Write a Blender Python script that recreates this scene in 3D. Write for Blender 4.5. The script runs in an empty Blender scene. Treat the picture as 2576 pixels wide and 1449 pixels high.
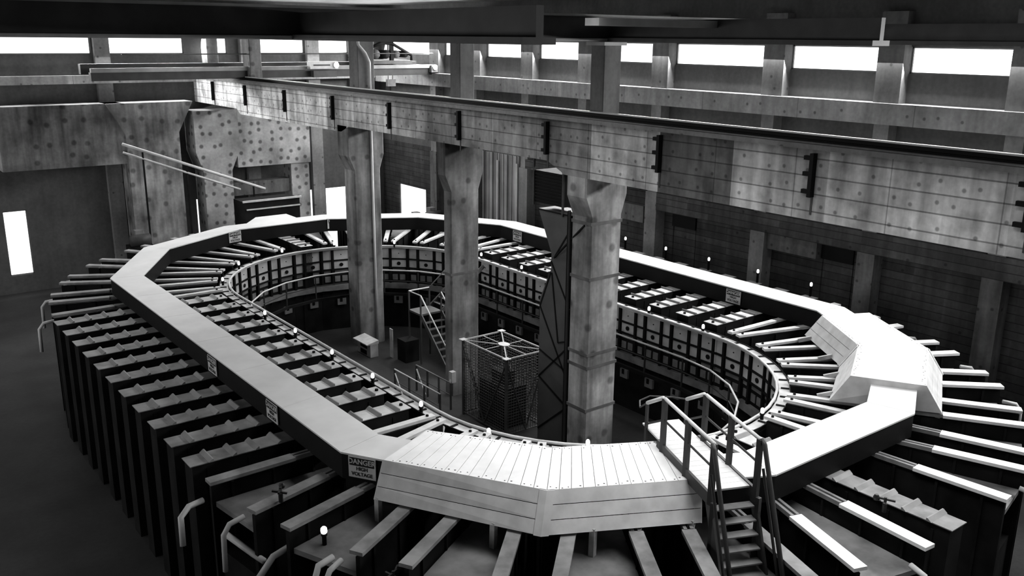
import bpy, math, random
from math import sin, cos, tan, pi, radians as R
from mathutils import Matrix, Vector
random.seed(7)
S = bpy.context.scene
C = S.collection

# ---------------------------------------------------------------- camera, world, light, exposure
f_px, W, H_ = 2304.0, 2576.0, 1449.0
pit, yaw, roll = R(15.33), R(37.72), R(.56)
CAM = Vector((0, 0, 14.0))
fw = Vector((sin(yaw)*cos(pit), cos(yaw)*cos(pit), -sin(pit)))
r0 = Vector((cos(yaw), -sin(yaw), 0)); u0 = r0.cross(fw)
rt = r0*cos(roll)+u0*sin(roll); up = u0*cos(roll)-r0*sin(roll)
cd = bpy.data.cameras.new('camera'); cam = bpy.data.objects.new('camera', cd); C.objects.link(cam)
m = Matrix.Identity(4)
for i in range(3):
    m[i][0], m[i][1], m[i][2], m[i][3] = rt[i], up[i], -fw[i], CAM[i]
cam.matrix_world = m
cd.sensor_fit = 'HORIZONTAL'; cd.sensor_width = 36; cd.lens = f_px*36/W
cd.clip_start = .1; cd.clip_end = 300
S.camera = cam

wd = bpy.data.worlds.new('world'); S.world = wd; wd.use_nodes = True
wd.node_tree.nodes['Background'].inputs[0].default_value = (1, 1, 1, 1)
wd.node_tree.nodes['Background'].inputs[1].default_value = .15

def area(name, loc, rot, sx, sy, power, spread=180):
    l = bpy.data.lights.new(name, 'AREA'); l.shape = 'RECTANGLE'; l.size = sx; l.size_y = sy
    l.energy = power; l.spread = R(spread)
    o = bpy.data.objects.new(name, l); C.objects.link(o); o.location = loc; o.rotation_euler = rot
    return o
# daylight through roof lights (long strips in the roof); left and near lamps are added fill, those walls have no windows
for x, y, w, ln, pw, sp in ((14.2, 12, 2.4, 14, 640, 105), (15.5, 36, 2.0, 30, 600, 130), (24.5, 25, 1.6, 56, 500, 150)):  # first strip is added, narrowed to throw light on the plank hood
    area('roof_light', (x, y, 14.85), (0, 0, 0), w, ln, pw, sp)
area('left_fill_light', (-11.7, 35, 9.0), (0, R(-90), 0), 7, 36, 2300)
area('right_window_light', (31.12, 24, 13.3), (0, R(66), 0), .9, 58, 9500)
area('far_window_light', (18, 54.9, 13.3), (R(-66), 0, 0), 28, .9, 2500)
area('near_fill_light', (8, -8.6, 9.5), (R(90), 0, 0), 26, 6, 250)

S.view_settings.view_transform = 'Standard'; S.view_settings.look = 'None'
S.view_settings.gamma = 1; S.view_settings.use_curve_mapping = False
S.view_settings.exposure = 0.0
try:
    S.cycles.use_denoising = True
    S.cycles.max_bounces = 6; S.cycles.diffuse_bounces = 4; S.cycles.glossy_bounces = 2
except Exception:
    pass

# ---------------------------------------------------------------- materials
class NT:
    def __init__(s, name, rough=.8, metal=0.0, spec=.3):
        s.m = bpy.data.materials.new(name); s.m.use_nodes = True
        s.t = s.m.node_tree; s.b = s.t.nodes['Principled BSDF']
        s.b.inputs['Roughness'].default_value = rough; s.b.inputs['Metallic'].default_value = metal
        s.b.inputs['Specular IOR Level'].default_value = spec
        g = s.t.nodes.new('ShaderNodeNewGeometry'); s.pos = g.outputs['Position']
        x = s.t.nodes.new('ShaderNodeSeparateXYZ'); s.t.links.new(s.pos, x.inputs[0])
        s.x, s.y, s.z = x.outputs
        s.h = s.op('ADD', s.x, s.y)
    def link(s, a, b): s.t.links.new(a, b)
    def op(s, o, a, b=None, c=None, clamp=False):
        n = s.t.nodes.new('ShaderNodeMath'); n.operation = o; n.use_clamp = clamp
        for i, v in enumerate((a, b, c)):
            if v is None: continue
            if isinstance(v, (int, float)): n.inputs[i].default_value = v
            else: s.link(v, n.inputs[i])
        return n.outputs[0]
    def vec(s, a, b, c):
        n = s.t.nodes.new('ShaderNodeCombineXYZ')
        for i, v in enumerate((a, b, c)):
            if isinstance(v, (int, float)): n.inputs[i].default_value = v
            else: s.link(v, n.inputs[i])
        return n.outputs[0]
    def noise(s, scale, detail=4, vec=None):
        n = s.t.nodes.new('ShaderNodeTexNoise'); n.inputs['Scale'].default_value = scale
        n.inputs['Detail'].default_value = detail
        s.link(vec or s.pos, n.inputs['Vector']); return n.outputs[0]
    def white(s, vec):
        n = s.t.nodes.new('ShaderNodeTexWhiteNoise'); n.noise_dimensions = '3D'
        s.link(vec, n.inputs[0]); return n.outputs[0]
    def remap(s, v, a, b, c, d):
        n = s.t.nodes.new('ShaderNodeMapRange'); n.clamp = True
        s.link(v, n.inputs[0])
        for i, q in enumerate((a, b, c, d)): n.inputs[i+1].default_value = q
        return n.outputs[0]
    def out(s, v):
        k = s.t.nodes.new('ShaderNodeCombineColor')
        for i in range(3): s.link(v, k.inputs[i])
        s.link(k.outputs[0], s.b.inputs['Base Color']); return s.m

def plain(name, v, var=.25, rough=.7, metal=0.0, scale=1.5, spec=.3):
    n = NT(name, rough, metal, spec)
    a = n.noise(scale, 5)
    return n.out(n.op('MULTIPLY', n.remap(a, .3, .7, 1-var, 1+var), v))

def emis(name, v):
    m = bpy.data.materials.new(name); m.use_nodes = True
    b = m.node_tree.nodes['Principled BSDF']
    b.inputs['Base Color'].default_value = (.8, .8, .8, 1)
    b.inputs['Emission Color'].default_value = (1, 1, 1, 1); b.inputs['Emission Strength'].default_value = v
    return m

def concrete(name, base, var=.3, zline=.5, zoff=0., hline=0., spots=.5, spot_scale=1.6, spot_r=.12, streak=.3, ramp=None, patch=.1, spot_dark=.45):
    n = NT(name, .85)
    v = n.remap(n.noise(.45, 6), .32, .68, 1-var, 1+var)
    v = n.op('MULTIPLY', v, n.remap(n.noise(7, 4), .3, .7, .88, 1.1))
    st = n.noise(1, 5, n.vec(n.op('MULTIPLY', n.h, 2.6), 0, n.op('MULTIPLY', n.z, .35)))
    v = n.op('MULTIPLY', v, n.remap(st, .3, .7, 1-streak, 1+streak*.5))
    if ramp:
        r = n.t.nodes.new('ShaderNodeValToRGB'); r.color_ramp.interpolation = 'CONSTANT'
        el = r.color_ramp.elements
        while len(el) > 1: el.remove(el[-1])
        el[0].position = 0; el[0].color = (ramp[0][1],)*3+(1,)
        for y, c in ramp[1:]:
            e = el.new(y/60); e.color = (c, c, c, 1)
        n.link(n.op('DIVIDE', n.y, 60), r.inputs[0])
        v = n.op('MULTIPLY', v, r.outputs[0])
    else:
        v = n.op('MULTIPLY', v, base)
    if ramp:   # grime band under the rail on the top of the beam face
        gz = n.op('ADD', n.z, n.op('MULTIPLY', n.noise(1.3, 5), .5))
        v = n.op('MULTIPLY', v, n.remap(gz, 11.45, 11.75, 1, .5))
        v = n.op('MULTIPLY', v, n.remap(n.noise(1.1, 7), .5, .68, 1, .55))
    if patch:
        w = n.white(n.vec(n.op('FLOOR', n.op('DIVIDE', n.h, 1.24)), n.op('FLOOR', n.op('DIVIDE', n.op('ADD', n.z, zoff), zline or 1)), 0))
        v = n.op('MULTIPLY', v, n.remap(w, 0, 1, 1-patch, 1+patch))
    if zline:
        fz = n.op('FRACT', n.op('DIVIDE', n.op('ADD', n.z, n.op('ADD', zoff, n.op('MULTIPLY', n.noise(.5, 2), .02))), zline))
        ln = n.op('LESS_THAN', fz, .034/zline)
        v = n.op('MULTIPLY', v, n.op('SUBTRACT', 1, n.op('MULTIPLY', ln, .6)))
    if hline:
        fh = n.op('FRACT', n.op('DIVIDE', n.h, hline))
        ln = n.op('LESS_THAN', fh, .03/hline)
        v = n.op('MULTIPLY', v, n.op('SUBTRACT', 1, n.op('MULTIPLY', ln, .45)))
    if spots:
        vo = n.t.nodes.new('ShaderNodeTexVoronoi'); vo.inputs['Scale'].default_value = spot_scale
        vo.inputs['Randomness'].default_value = .45; vo.voronoi_dimensions = '2D'
        n.link(n.vec(n.h, n.z, 0), vo.inputs['Vector'])
        k = n.remap(vo.outputs['Distance'], spot_r*.5, spot_r, spot_dark, 1)
        on = n.op('LESS_THAN', n.white(vo.outputs['Color']), spots)
        k = n.op('SUBTRACT', 1, n.op('MULTIPLY', on, n.op('SUBTRACT', 1, k)))
        v = n.op('MULTIPLY', v, k)
    return n.out(v)

def ribbed(name, v, per, amt=.3, axis='h'):
    n = NT(name, .5)
    a = {'h': n.h, 'z': n.z}[axis]
    s = n.op('SINE', n.op('MULTIPLY', a, 2*pi/per))
    q = n.op('MULTIPLY', n.remap(s, -1, 1, 1-amt, 1+amt), n.remap(n.noise(.6, 4), .3, .7, .7, 1.3))
    return n.out(n.op('MULTIPLY', q, v))

M = {}
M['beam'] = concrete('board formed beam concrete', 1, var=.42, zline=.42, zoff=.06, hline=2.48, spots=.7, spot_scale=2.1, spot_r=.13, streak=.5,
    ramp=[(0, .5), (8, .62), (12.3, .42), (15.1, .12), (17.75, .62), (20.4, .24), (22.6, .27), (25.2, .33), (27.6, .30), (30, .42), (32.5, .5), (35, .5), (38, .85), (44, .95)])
M['col'] = concrete('column concrete', .165, var=.65, zline=0, spots=.55, spot_scale=1.3, spot_r=.2, streak=.6, patch=0)
M['col_pale'] = concrete('pale column concrete', .28, var=.75, zline=0, spots=.6, spot_scale=1.1, spot_r=.2, streak=.6, patch=0)
M['col_up'] = concrete('upper column concrete', .13, var=.3, zline=0, spots=.2, streak=.3, patch=0)
M['spotted'] = concrete('spotted concrete', .36, var=.6, zline=0, spots=.93, spot_scale=1.7, spot_r=.26, streak=.15, patch=0, spot_dark=.3)
M['ledge'] = concrete('crane ledge concrete', .36, var=.3, zline=0, hline=4.8, spots=.3, streak=.3, patch=.12)
M['pilaster'] = concrete('wall post concrete', .22, var=.35, zline=0, spots=.3, streak=.2, patch=0)
M['wall'] = concrete('dark wall sheeting', .1, var=.2, zline=0, spots=0, streak=.15, patch=0)
M['wall_low'] = concrete('dark lower wall', .055, var=.35, zline=.3, spots=.2, streak=.4, patch=.25)
M['lintel'] = concrete('stained lintel concrete', .13, var=.35, zline=0, spots=.5, streak=.5, patch=0)
M['floor'] = concrete('dark shop floor', .03, var=.35, zline=0, spots=0, streak=0, patch=0)
M['ceil'] = plain('roof deck', .16, .3)
M['joint'] = plain('dark joint stain', .1, .4, .8)
M['girder'] = plain('roof girder paint', .03, .4, .5)
M['girder_pale'] = plain('pale roof beam paint', .22, .2, .5)
M['black'] = plain('black bus duct side', .006, .25, .6, spec=.12)
M['steel'] = plain('dark coil steel', .009, .5, .75, spec=.1)
M['steel_mid'] = plain('grey painted steel', .05, .35, .55)
M['rail_dark'] = plain('dark handrail paint', .022, .3, .5)
M['rail_pale'] = plain('worn bright handrail', .55, .15, .4)
M['duct_top'] = plain('bus duct cover sheet', .62, .09, .45, scale=1.1)
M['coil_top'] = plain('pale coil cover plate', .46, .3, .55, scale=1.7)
M['clamp'] = plain('worn clamp steel', .2, .3, .5)
M['flange_lit'] = plain('lit outer flange steel', .85, .12, .45, scale=2.2)  # lit copy of the flange, light painted into its colour
M['flange_shaded'] = plain('shaded outer flange steel', .2, .4, .6, scale=2.2)  # darker flange copy, shade beside the bus duct put into the colour
M['coil_shaded'] = plain('shaded outer cover plate', .2, .45, .6, scale=1.7)  # cover plate outside the duct, its shade painted into the tone
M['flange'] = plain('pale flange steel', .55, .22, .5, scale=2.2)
M['plate'] = plain('dull recessed plate', .16, .45, .7, scale=1.5)
M['panel'] = plain('grey tank panel', .5, .2, .6, scale=2)
M['panel_dim'] = plain('dull lower tank panel', .17, .35, .6, scale=2)
M['railtop'] = plain('pale rim rail', .5, .22, .5, scale=3)
M['duct'] = plain('dark sheet metal duct', .075, .15, .5)
M['mesh'] = plain('expanded metal sheet', .03, .4, .6)
M['cage_light'] = plain('bright cage frame', .3, .2, .5)
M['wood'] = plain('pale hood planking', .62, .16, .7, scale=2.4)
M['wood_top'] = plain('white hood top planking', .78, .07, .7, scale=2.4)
M['wood_leg'] = plain('pale timber leg', .42, .25, .7, scale=4)
M['deckwood'] = plain('pale deck boards', .6, .12, .6, scale=2)
M['sheet'] = ribbed('ribbed sheet door', .3, .28, .45)
M['sign'] = plain('sign enamel white', .5, .15, .5, scale=4)
M['ink'] = plain('sign ink black', .01, .1, .5)
M['bulb'] = emis('lamp globe glass', 1.6)
M['glass'] = emis('daylit window glass', 2.4)
M['glass_low'] = emis('daylit door opening', 1.8)
M['roofglass'] = emis('daylit roof glass', 1.1)
M['dial'] = plain('white dial', .8, .05, .4)

# ---------------------------------------------------------------- geometry helpers
class MB:
    def __init__(s): s.v = []; s.f = []
    def add(s, vs, fs):
        k = len(s.v); s.v += [tuple(v) for v in vs]; s.f += [tuple(k+i for i in q) for q in fs]; return s
    def hexa(s, p):   # p: 4 bottom ccw, 4 top ccw
        return s.add(p, [(3, 2, 1, 0), (4, 5, 6, 7), (0, 1, 5, 4), (1, 2, 6, 5), (2, 3, 7, 6), (3, 0, 4, 7)])
    def box(s, x0, x1, y0, y1, z0, z1):
        return s.hexa([(x0, y0, z0), (x1, y0, z0), (x1, y1, z0), (x0, y1, z0), (x0, y0, z1), (x1, y0, z1), (x1, y1, z1), (x0, y1, z1)])
    def prism(s, poly, z0, z1):
        n = len(poly)
        a = sum(poly[i][0]*poly[(i+1) % n][1]-poly[(i+1) % n][0]*poly[i][1] for i in range(n))
        if a < 0: poly = poly[::-1]
        return s.add([(x, y, z0) for x, y in poly]+[(x, y, z1) for x, y in poly],
            [tuple(range(n-1, -1, -1)), tuple(range(n, 2*n))]+[(i, (i+1) % n, n+(i+1) % n, n+i) for i in range(n)])
    def prism_x(s, poly, x0, x1):   # poly in (y,z)
        n = len(poly)
        a = sum(poly[i][0]*poly[(i+1) % n][1]-poly[(i+1) % n][0]*poly[i][1] for i in range(n))
        if a < 0: poly = poly[::-1]
        return s.add([(x0, y, z) for y, z in poly]+[(x1, y, z) for y, z in poly],
            [tuple(range(n-1, -1, -1)), tuple(range(n, 2*n))]+[(i, (i+1) % n, n+(i+1) % n, n+i) for i in range(n)])
    def bar(s, a, b, w, h, upv=(0, 0, 1)):   # rectangular bar from a to b; w sideways, h along up
        a, b = Vector(a), Vector(b); d = (b-a).normalized(); uv = Vector(upv)
        if abs(d.dot(uv)) > .95: uv = Vector((1, 0, 0))
        sd = d.cross(uv).normalized()*w/2; u = sd.cross(d).normalized()*h/2
        return s.hexa([a-sd-u, b-sd-u, b+sd-u, a+sd-u, a-sd+u, b-sd+u, b+sd+u, a+sd+u])
    def tube(s, path, r, n=8, closed=False):
        P = [Vector(p) for p in path]; k = len(P); base = len(s.v); rings = []
        prev = None
        for i, p in enumerate(P):
            if closed: d = (P[(i+1) % k]-P[i-1]).normalized()
            else: d = (P[min(i+1, k-1)]-P[max(i-1, 0)]).normalized()
            a = Vector((0, 0, 1)) if abs(d.z) < .9 else Vector((1, 0, 0))
            if prev is not None and abs(prev.dot(d)) < .9: a = prev
            u = (a-d*a.dot(d)).normalized(); w = d.cross(u); prev = u
            rings.append([p+u*r*cos(2*pi*j/n)+w*r*sin(2*pi*j/n) for j in range(n)])
        vs = [q for rg in rings for q in rg]; fs = []
        for i in range(k if closed else k-1):
            i2 = (i+1) % k
            for j in range(n):
                fs.append((i*n+j, i*n+(j+1) % n, i2*n+(j+1) % n, i2*n+j))
        if not closed: fs += [tuple(range(n-1, -1, -1)), tuple(range((k-1)*n, k*n))]
        return s.add(vs, fs)
    def lathe(s, prof, c=(0, 0, 0), n=12):
        vs = []; fs = []
        for r, z in prof:
            vs += [(c[0]+max(r, 1e-3)*cos(2*pi*j/n), c[1]+max(r, 1e-3)*sin(2*pi*j/n), c[2]+z) for j in range(n)]
        for i in range(len(prof)-1):
            for j in range(n): fs.append((i*n+j, i*n+(j+1) % n, (i+1)*n+(j+1) % n, (i+1)*n+j))
        fs += [tuple(range(n-1, -1, -1)), tuple(range((len(prof)-1)*n, len(prof)*n))]
        return s.add(vs, fs)
    def build(s, name, mat, parent=None, loc=(0, 0, 0), bevel=0):
        me = bpy.data.meshes.new(name)
        L = Vector(loc)
        me.from_pydata([tuple(Vector(v)-L) for v in s.v], [], s.f); me.update()
        me.materials.append(M[mat] if isinstance(mat, str) else mat)
        o = bpy.data.objects.new(name, me); C.objects.link(o)
        if parent is not None: o.parent = parent
        else: o.location = loc
        if bevel:
            b = o.modifiers.new('bevel', 'BEVEL'); b.width = bevel; b.segments = 1; b.limit_method = 'ANGLE'
        return o

def tag(o, label, cat, group=None, kind=None):
    if label: o['label'] = label
    if cat: o['category'] = cat
    if group: o['group'] = group
    if kind: o['kind'] = kind
    return o
def thing(name, label, cat, loc=(0, 0, 0), rz=0, group=None):
    o = bpy.data.objects.new(name, None); C.objects.link(o); o.location = loc; o.rotation_euler = (0, 0, rz)
    o.empty_display_size = .2
    return tag(o, label, cat, group)
def struct(name, mb, mat, label=None):
    o = mb.build(name, mat); o['kind'] = 'structure'
    if label: o['label'] = label
    return o
def dup(root, loc, rz, label, group=None, scale=None):
    r = root.copy(); C.objects.link(r); r.location = loc; r.rotation_euler = (0, 0, rz); r['label'] = label
    if group: r['group'] = group
    if scale: r.scale = scale
    for ch in list(root.children):
        c = ch.copy(); C.objects.link(c); c.parent = r
        for g in list(ch.children):
            d = g.copy(); C.objects.link(d); d.parent = c
    return r
ORD = ['first', 'second', 'third', 'fourth', 'fifth', 'sixth', 'seventh', 'eighth', 'ninth', 'tenth', 'eleventh', 'twelfth', 'thirteenth', 'fourteenth', 'fifteenth', 'sixteenth', 'seventeenth', 'eighteenth']

# ================================================================ BUILDING SHELL
XW, YW = 31.6, 55.5
struct('floor', MB().box(-12, XW+.3, -9, YW+.3, -.3, 0), 'floor')
struct('ceiling', MB().box(-12, XW+.3, -9, YW+.3, 15.9, 16.1), 'ceil')

def wall_with_openings(name, axis, pos, a0, a1, z0, z1, openings, thick, mat):
    """openings: (a0,a1,z0,z1) cut out as real gaps; wall made of blocks between them"""
    mb = MB(); cuts = sorted(set([a0, a1]+[v for o in openings for v in o[:2] if a0 < v < a1]))
    for i in range(len(cuts)-1):
        p, q = cuts[i], cuts[i+1]; mid = (p+q)/2
        hs = sorted([(o[2], o[3]) for o in openings if o[0] <= mid <= o[1]]); z = z0
        for b, t in hs+[(z1, z1)]:
            if b > z+1e-4:
                if axis == 'x': mb.box(pos, pos+thick, p, q, z, b)
                else: mb.box(p, q, pos, pos+thick, z, b)
            z = max(z, t)
    return struct(name, mb, mat)

SILL, HEAD = 12.87, 13.8
rw_posts = [9.0, 13.7, 18.4, 23.4, 29.55, 34.6, 39.2, 43.95, 48.25]
RO = []
for i in range(len(rw_posts)-1): RO.append((rw_posts[i]+.5, rw_posts[i+1]-.5, SILL, HEAD))
RO.append((48.9, 54.6, SILL, HEAD)); RO.append((2.5, 8.4, SILL, HEAD))
low_right = [(50.1, 53.5, 0, 4.4)]
wall_with_openings('wall_right', 'x', XW, -9, YW+.3, 7.2, 15.9, RO, .3, 'wall')
wall_with_openings('wall_right_lower', 'x', XW, -9, YW+.3, 0, 7.2, low_right+[(27.2, 28.6, 0, 6.3), (19.2, 20.6, 0, 6.3)], .3, 'wall_low')
FO = [(14.2, 18.5, SILL, HEAD), (8.6, 13.4, SILL, HEAD), (3, 7.8, SILL, HEAD), (-3, 2.2, SILL, HEAD), (20.5, 21.1, SILL, HEAD), (23.1, 26.1, SILL, HEAD), (27.05, 29.2, SILL, HEAD), (29.9, 31.2, SILL, HEAD)]
low_far = [(27.15, 28.75, 0, 4.2), (26.02, 26.4, 0, 4.2), (18.5, 19.3, 0, 4.3), (8, 9.2, 1, 4.6)]
wall_with_openings('wall_far', 'y', YW, -12, XW+.3, 0, 15.9, FO+low_far, .3, 'wall')
struct('wall_left', MB().box(-12.3, -12, -9, YW+.3, 0, 15.9), 'wall')
struct('wall_near', MB().box(-12, XW+.3, -9.3, -9, 0, 15.9), 'wall')
nwin = 1
def window(axis, pos, o, mat):
    global nwin
    mb = MB()
    if axis == 'x': mb.box(pos+.16, pos+.2, o[0], o[1], o[2], o[3])
    else: mb.box(o[0], o[1], pos+.16, pos+.2, o[2], o[3])
    w = struct('window_%d' % nwin, mb, mat)
    fr = MB(); t = .05
    a0, a1, z0, z1 = o
    def seg(p, q, zz0, zz1):
        if axis == 'x': fr.box(pos+.08, pos+.15, p, q, zz0, zz1)
        else: fr.box(p, q, pos+.08, pos+.15, zz0, zz1)
    seg(a0, a1, z0, z0+t); seg(a0, a1, z1-t, z1); seg(a0, a0+t, z0, z1); seg(a1-t, a1, z0, z1)
    fr.build('window_frame', 'girder_pale', w); nwin += 1
for o in RO: window('x', XW, o, 'glass')
for o in FO: window('y', YW, o, 'glass')
for o in low_right: window('x', XW, o, 'glass_low')
for o in low_far: window('y', YW, o, 'glass_low')

# wall posts, crane ledge, lintels on the right wall
for i, y in enumerate(rw_posts):
    t = thing('wall_post', '%s concrete wall post counted from the right along the long window wall' % ORD[i], 'wall post', (31.2, y, 0), 0, 'posts of the long window wall')
    MB().box(31.15, 31.6, y-.5, y+.5, 11.83, 15).build('upper_shaft', 'col_up', t, (31.2, y, 0))
    MB().box(31.05, 31.6, y-.3, y+.3, 7.1, 11.1).build('lower_shaft', 'pilaster', t, (31.2, y, 0))
    MB().box(31.0, 31.6, y-.36, y+.36, 0, 7.1).build('base_shaft', 'pilaster' if i in (4, 3, 6) else 'lintel', t, (31.2, y, 0))
tag(MB().box(30.9, 31.6, -5, YW, 11.08, 11.83).build('crane_ledge', 'ledge'), 'long stained concrete ledge beam running below the clerestory windows', 'beam')
tag(MB().box(30.98, 31.6, 30.3, 39, 7.1, 7.6).box(30.98, 31.6, -5, 29.2, 6.3, 7.1).build('wall_lintel', 'wall_low'), 'dark lintel band low on the long window wall', 'lintel')
tag(MB().box(31.2, 31.6, 20.65, 23.1, 5.6, 6.3).build('lintel_panel', 'lintel'), 'stained pale lintel panel low on the window wall, near its right end', 'panel')
tag(MB().box(31.2, 31.6, 30.2, 32.0, 5.5, 6.3).build('lintel_panel', 'lintel'), 'stained pale lintel panel low on the window wall, behind the right column', 'panel')
for y0, y1, lb in ((27.25, 28.55, 'tall dark plank door in the window wall, left of the pair'), (19.25, 20.55, 'tall dark plank door in the window wall at the far right')):
    t = thing('plank_door', lb, 'door', (31.5, (y0+y1)/2, 0))
    MB().box(31.62, 31.7, y0, y1, 0, 5.6).build('door_leaf', 'wall_low', t, (31.5, (y0+y1)/2, 0))
    MB().box(31.5, 31.9, y0-.05, y1+.05, 5.6, 6.3).build('transom', 'black', t, (31.5, (y0+y1)/2, 0))
# ribbed sheet doors on the wall between middle and right columns
for i, (y0, y1) in enumerate(((41.9, 43.75), (40.1, 41.85))):
    t = thing('sheet_door', ('ribbed pale sheet metal door leaf, the left of the pair', 'ribbed pale sheet metal door leaf, the right of the pair')[i], 'door', (31.4, (y0+y1)/2, 0), 0, 'ribbed sliding doors')
    mb = MB(); k = 0; y = y0
    while y < y1-.05:
        e = min(y+.2, y1); mb.box(31.36 if k % 2 else 31.42, 31.5, y, e, 0, 7.6); y = e; k += 1
    mb.build('door_leaf', 'sheet', t, (31.4, (y0+y1)/2, 0))
    MB().box(31.3, 31.36, y0, y0+.14, 0, 7.2).build('edge_strip', 'rail_pale', t, (31.4, (y0+y1)/2, 0))

# far wall posts and the transverse frame
for i, x in enumerate((13.9, 22.2, 26.55, 29.55)):
    t = thing('wall_post', ('concrete post on the far wall at the left margin', 'concrete post on the far wall behind the spotted beam', 'grey concrete post on the far wall beside the narrow bright slot', 'dim concrete post on the far wall next to the corner')[i], 'wall post', (x, 55.3, 0), 0, 'posts of the far wall')
    MB().box(x-.4, x+.4, 55.15, 55.5, 0, 15).build('shaft', 'pilaster', t, (x, 55.3, 0))
tag(MB().box(-11, 31, 55.0, 55.5, 11.3, 11.75).build('crane_ledge', 'ledge'), 'thin ledge beam across the far end wall', 'beam')

t = thing('spotted_frame', 'massive spotted concrete frame at the far left under the long beam', 'frame', (21, 53.8, 0))
L = (21, 53.8, 0)
MB().box(20.5, 25.2, 53.4, 54.6, 6.3, 9.9).build('crossbeam', 'spotted', t, L)
mb = MB(); mb.box(18.3, 20.0, 53.1, 54.6, 0, 6.2)
mb.hexa([(18.3, 53.1, 6.2), (20.0, 53.1, 6.2), (20.0, 54.6, 6.2), (18.3, 54.6, 6.2), (17.9, 53.0, 7.4), (20.5, 53.0, 7.4), (20.5, 54.6, 7.4), (17.9, 54.6, 7.4)])
mb.box(17.9, 20.5, 53.0, 54.6, 7.4, 9.75)
mb.build('column', 'spotted', t, L)
MB().box(23.9, 25.1, 53.5, 54.6, 0, 6.3).build('column', 'spotted', t, L)
MB().box(20, 24, 53.7, 54.5, 4.55, 5.35).build('low_sill', 'lintel', t, L)
t = thing('arched_pier', 'pale concrete pier with flared head at the left margin', 'column', (16.2, 53.8, 0))
mb = MB(); mb.prism([(14.2, 53.2), (17.1, 53.2), (17.1, 54.6), (14.2, 54.6)], 0, 8.6)
mb.hexa([(14.2, 53.2, 8.6), (17.1, 53.2, 8.6), (17.1, 54.6, 8.6), (14.2, 54.6, 8.6), (13.3, 53.2, 10.3), (18.0, 53.2, 10.3), (18.0, 54.6, 10.3), (13.3, 54.6, 10.3)])
mb.build('shaft', 'col_pale', t, (16.2, 53.8, 0))
MB().box(8, 14.2, 53.4, 54.6, 7.0, 10.3).build('crossbeam', 'col_pale', t, (16.2, 53.8, 0))

# ================================================================ ROOF STEEL
for i, y in enumerate((20.9, 28.55, 36.2, 48.2)):
    t = thing('roof_girder', '%s dark roof girder spanning across the hall, nearest first' % ORD[i], 'girder', (10, y, 14.4), 0, 'roof girders across the hall')
    MB().box(-12, XW, y-.06, y+.06, 13.98, 14.6).build('web', 'girder', t, (10, y, 14.4))
    MB().box(-12, XW, y-.22, y+.22, 14.6, 14.66).build('top_flange', 'girder_pale', t, (10, y, 14.4))
    MB().box(-12, XW, y-.22, y+.22, 13.9, 13.98).build('bottom_flange', 'girder_pale' if i in (0, 2) else 'girder', t, (10, y, 14.4))
for i, x in enumerate((9.8, 19.85, 27.5, 31.2)):
    t = thing('roof_girder', ('dark lengthwise roof girder above the near strip', 'dark lengthwise roof girder over the columns', 'dark lengthwise roof girder over the far strip', 'dark lengthwise roof girder over the wall posts')[i], 'girder', (x, 25, 14.4), 0, 'lengthwise roof girders')
    MB().box(x-.08, x+.08, 12.0, YW, 14.0, 14.5).build('web', 'girder', t, (x, 25, 14.4))
    MB().box(x-.35, x+.35, 12.0, YW, 13.88, 14.0).build('bottom_flange', 'girder', t, (x, 25, 14.4))
for i, (x0, x1, y, z, mt) in enumerate(((13, 20.8, 24.2, 14.32, 'girder_pale'), (8, 15.5, 31, 14.3, 'girder_pale'), (21, 30, 24, 14.3, 'girder'), (15.5, 31, 17.0, 14.28, 'girder_pale'), (8, 31, 42, 14.1, 'girder'))):
    tag(MB().box(x0, x1, y-.25, y+.25, z, z+.18).build('purlin', mt), ('pale flat roof purlin left of the middle', 'pale flat roof purlin at the far left', 'dark roof purlin right of the columns', 'long pale roof purlin at the top right', 'dark roof purlin deep in the hall')[i], 'purlin', 'roof purlins')
for i, (x, y) in enumerate(((20.5, 22.8), (21.2, 22.6), (22.6, 22.9), (24.2, 22), (25.0, 22), (25.8, 22), (27, 19.3), (29.5, 17.8))):
    t = thing('roof_lamp', '%s small bright roof lamp from the left, under the girders' % ORD[i], 'lamp', (x, y, 14.2), 0, 'bright lamps under the roof')
    MB().lathe([(.04, .12), (.05, .1), (.15, .02), (.16, 0)], (x, y, 14.2)).build('shade', 'girder', t, (x, y, 14.2))
    MB().lathe([(.02, .03), (.1, .01), (.12, -.03), (.06, -.09), (0, -.1)], (x, y, 14.2)).build('bulb', 'bulb', t, (x, y, 14.2))

# ================================================================ MAIN BEAM + COLUMNS
XF, XB = 18.93, 20.74
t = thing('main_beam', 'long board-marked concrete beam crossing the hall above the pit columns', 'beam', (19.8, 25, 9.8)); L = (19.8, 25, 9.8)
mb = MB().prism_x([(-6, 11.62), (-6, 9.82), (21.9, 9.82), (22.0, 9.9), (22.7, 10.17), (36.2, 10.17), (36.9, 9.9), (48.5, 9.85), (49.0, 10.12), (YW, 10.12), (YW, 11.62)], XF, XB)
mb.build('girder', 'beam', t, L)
MB().box(XF-.06, XF+.05, -6, YW, 11.5, 11.62).box(XF+.02, XB, -6, YW, 11.62, 11.66).build('top_curb', 'pilaster', t, L)
rl = thing('crane_rail', 'thin steel crane rail lying along the top of the long beam', 'rail', (19.2, 25, 11.7)); L = (19.2, 25, 11.66)
rl.location = L
MB().box(19.12, 19.32, -6, YW, 11.66, 11.7).build('rail_foot', 'black', rl, L)
MB().box(19.19, 19.25, -6, YW, 11.7, 11.8).build('rail_web', 'black', rl, L)
MB().box(19.16, 19.28, -6, YW, 11.8, 11.84).build('rail_head', 'rail_pale', rl, L)
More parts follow.
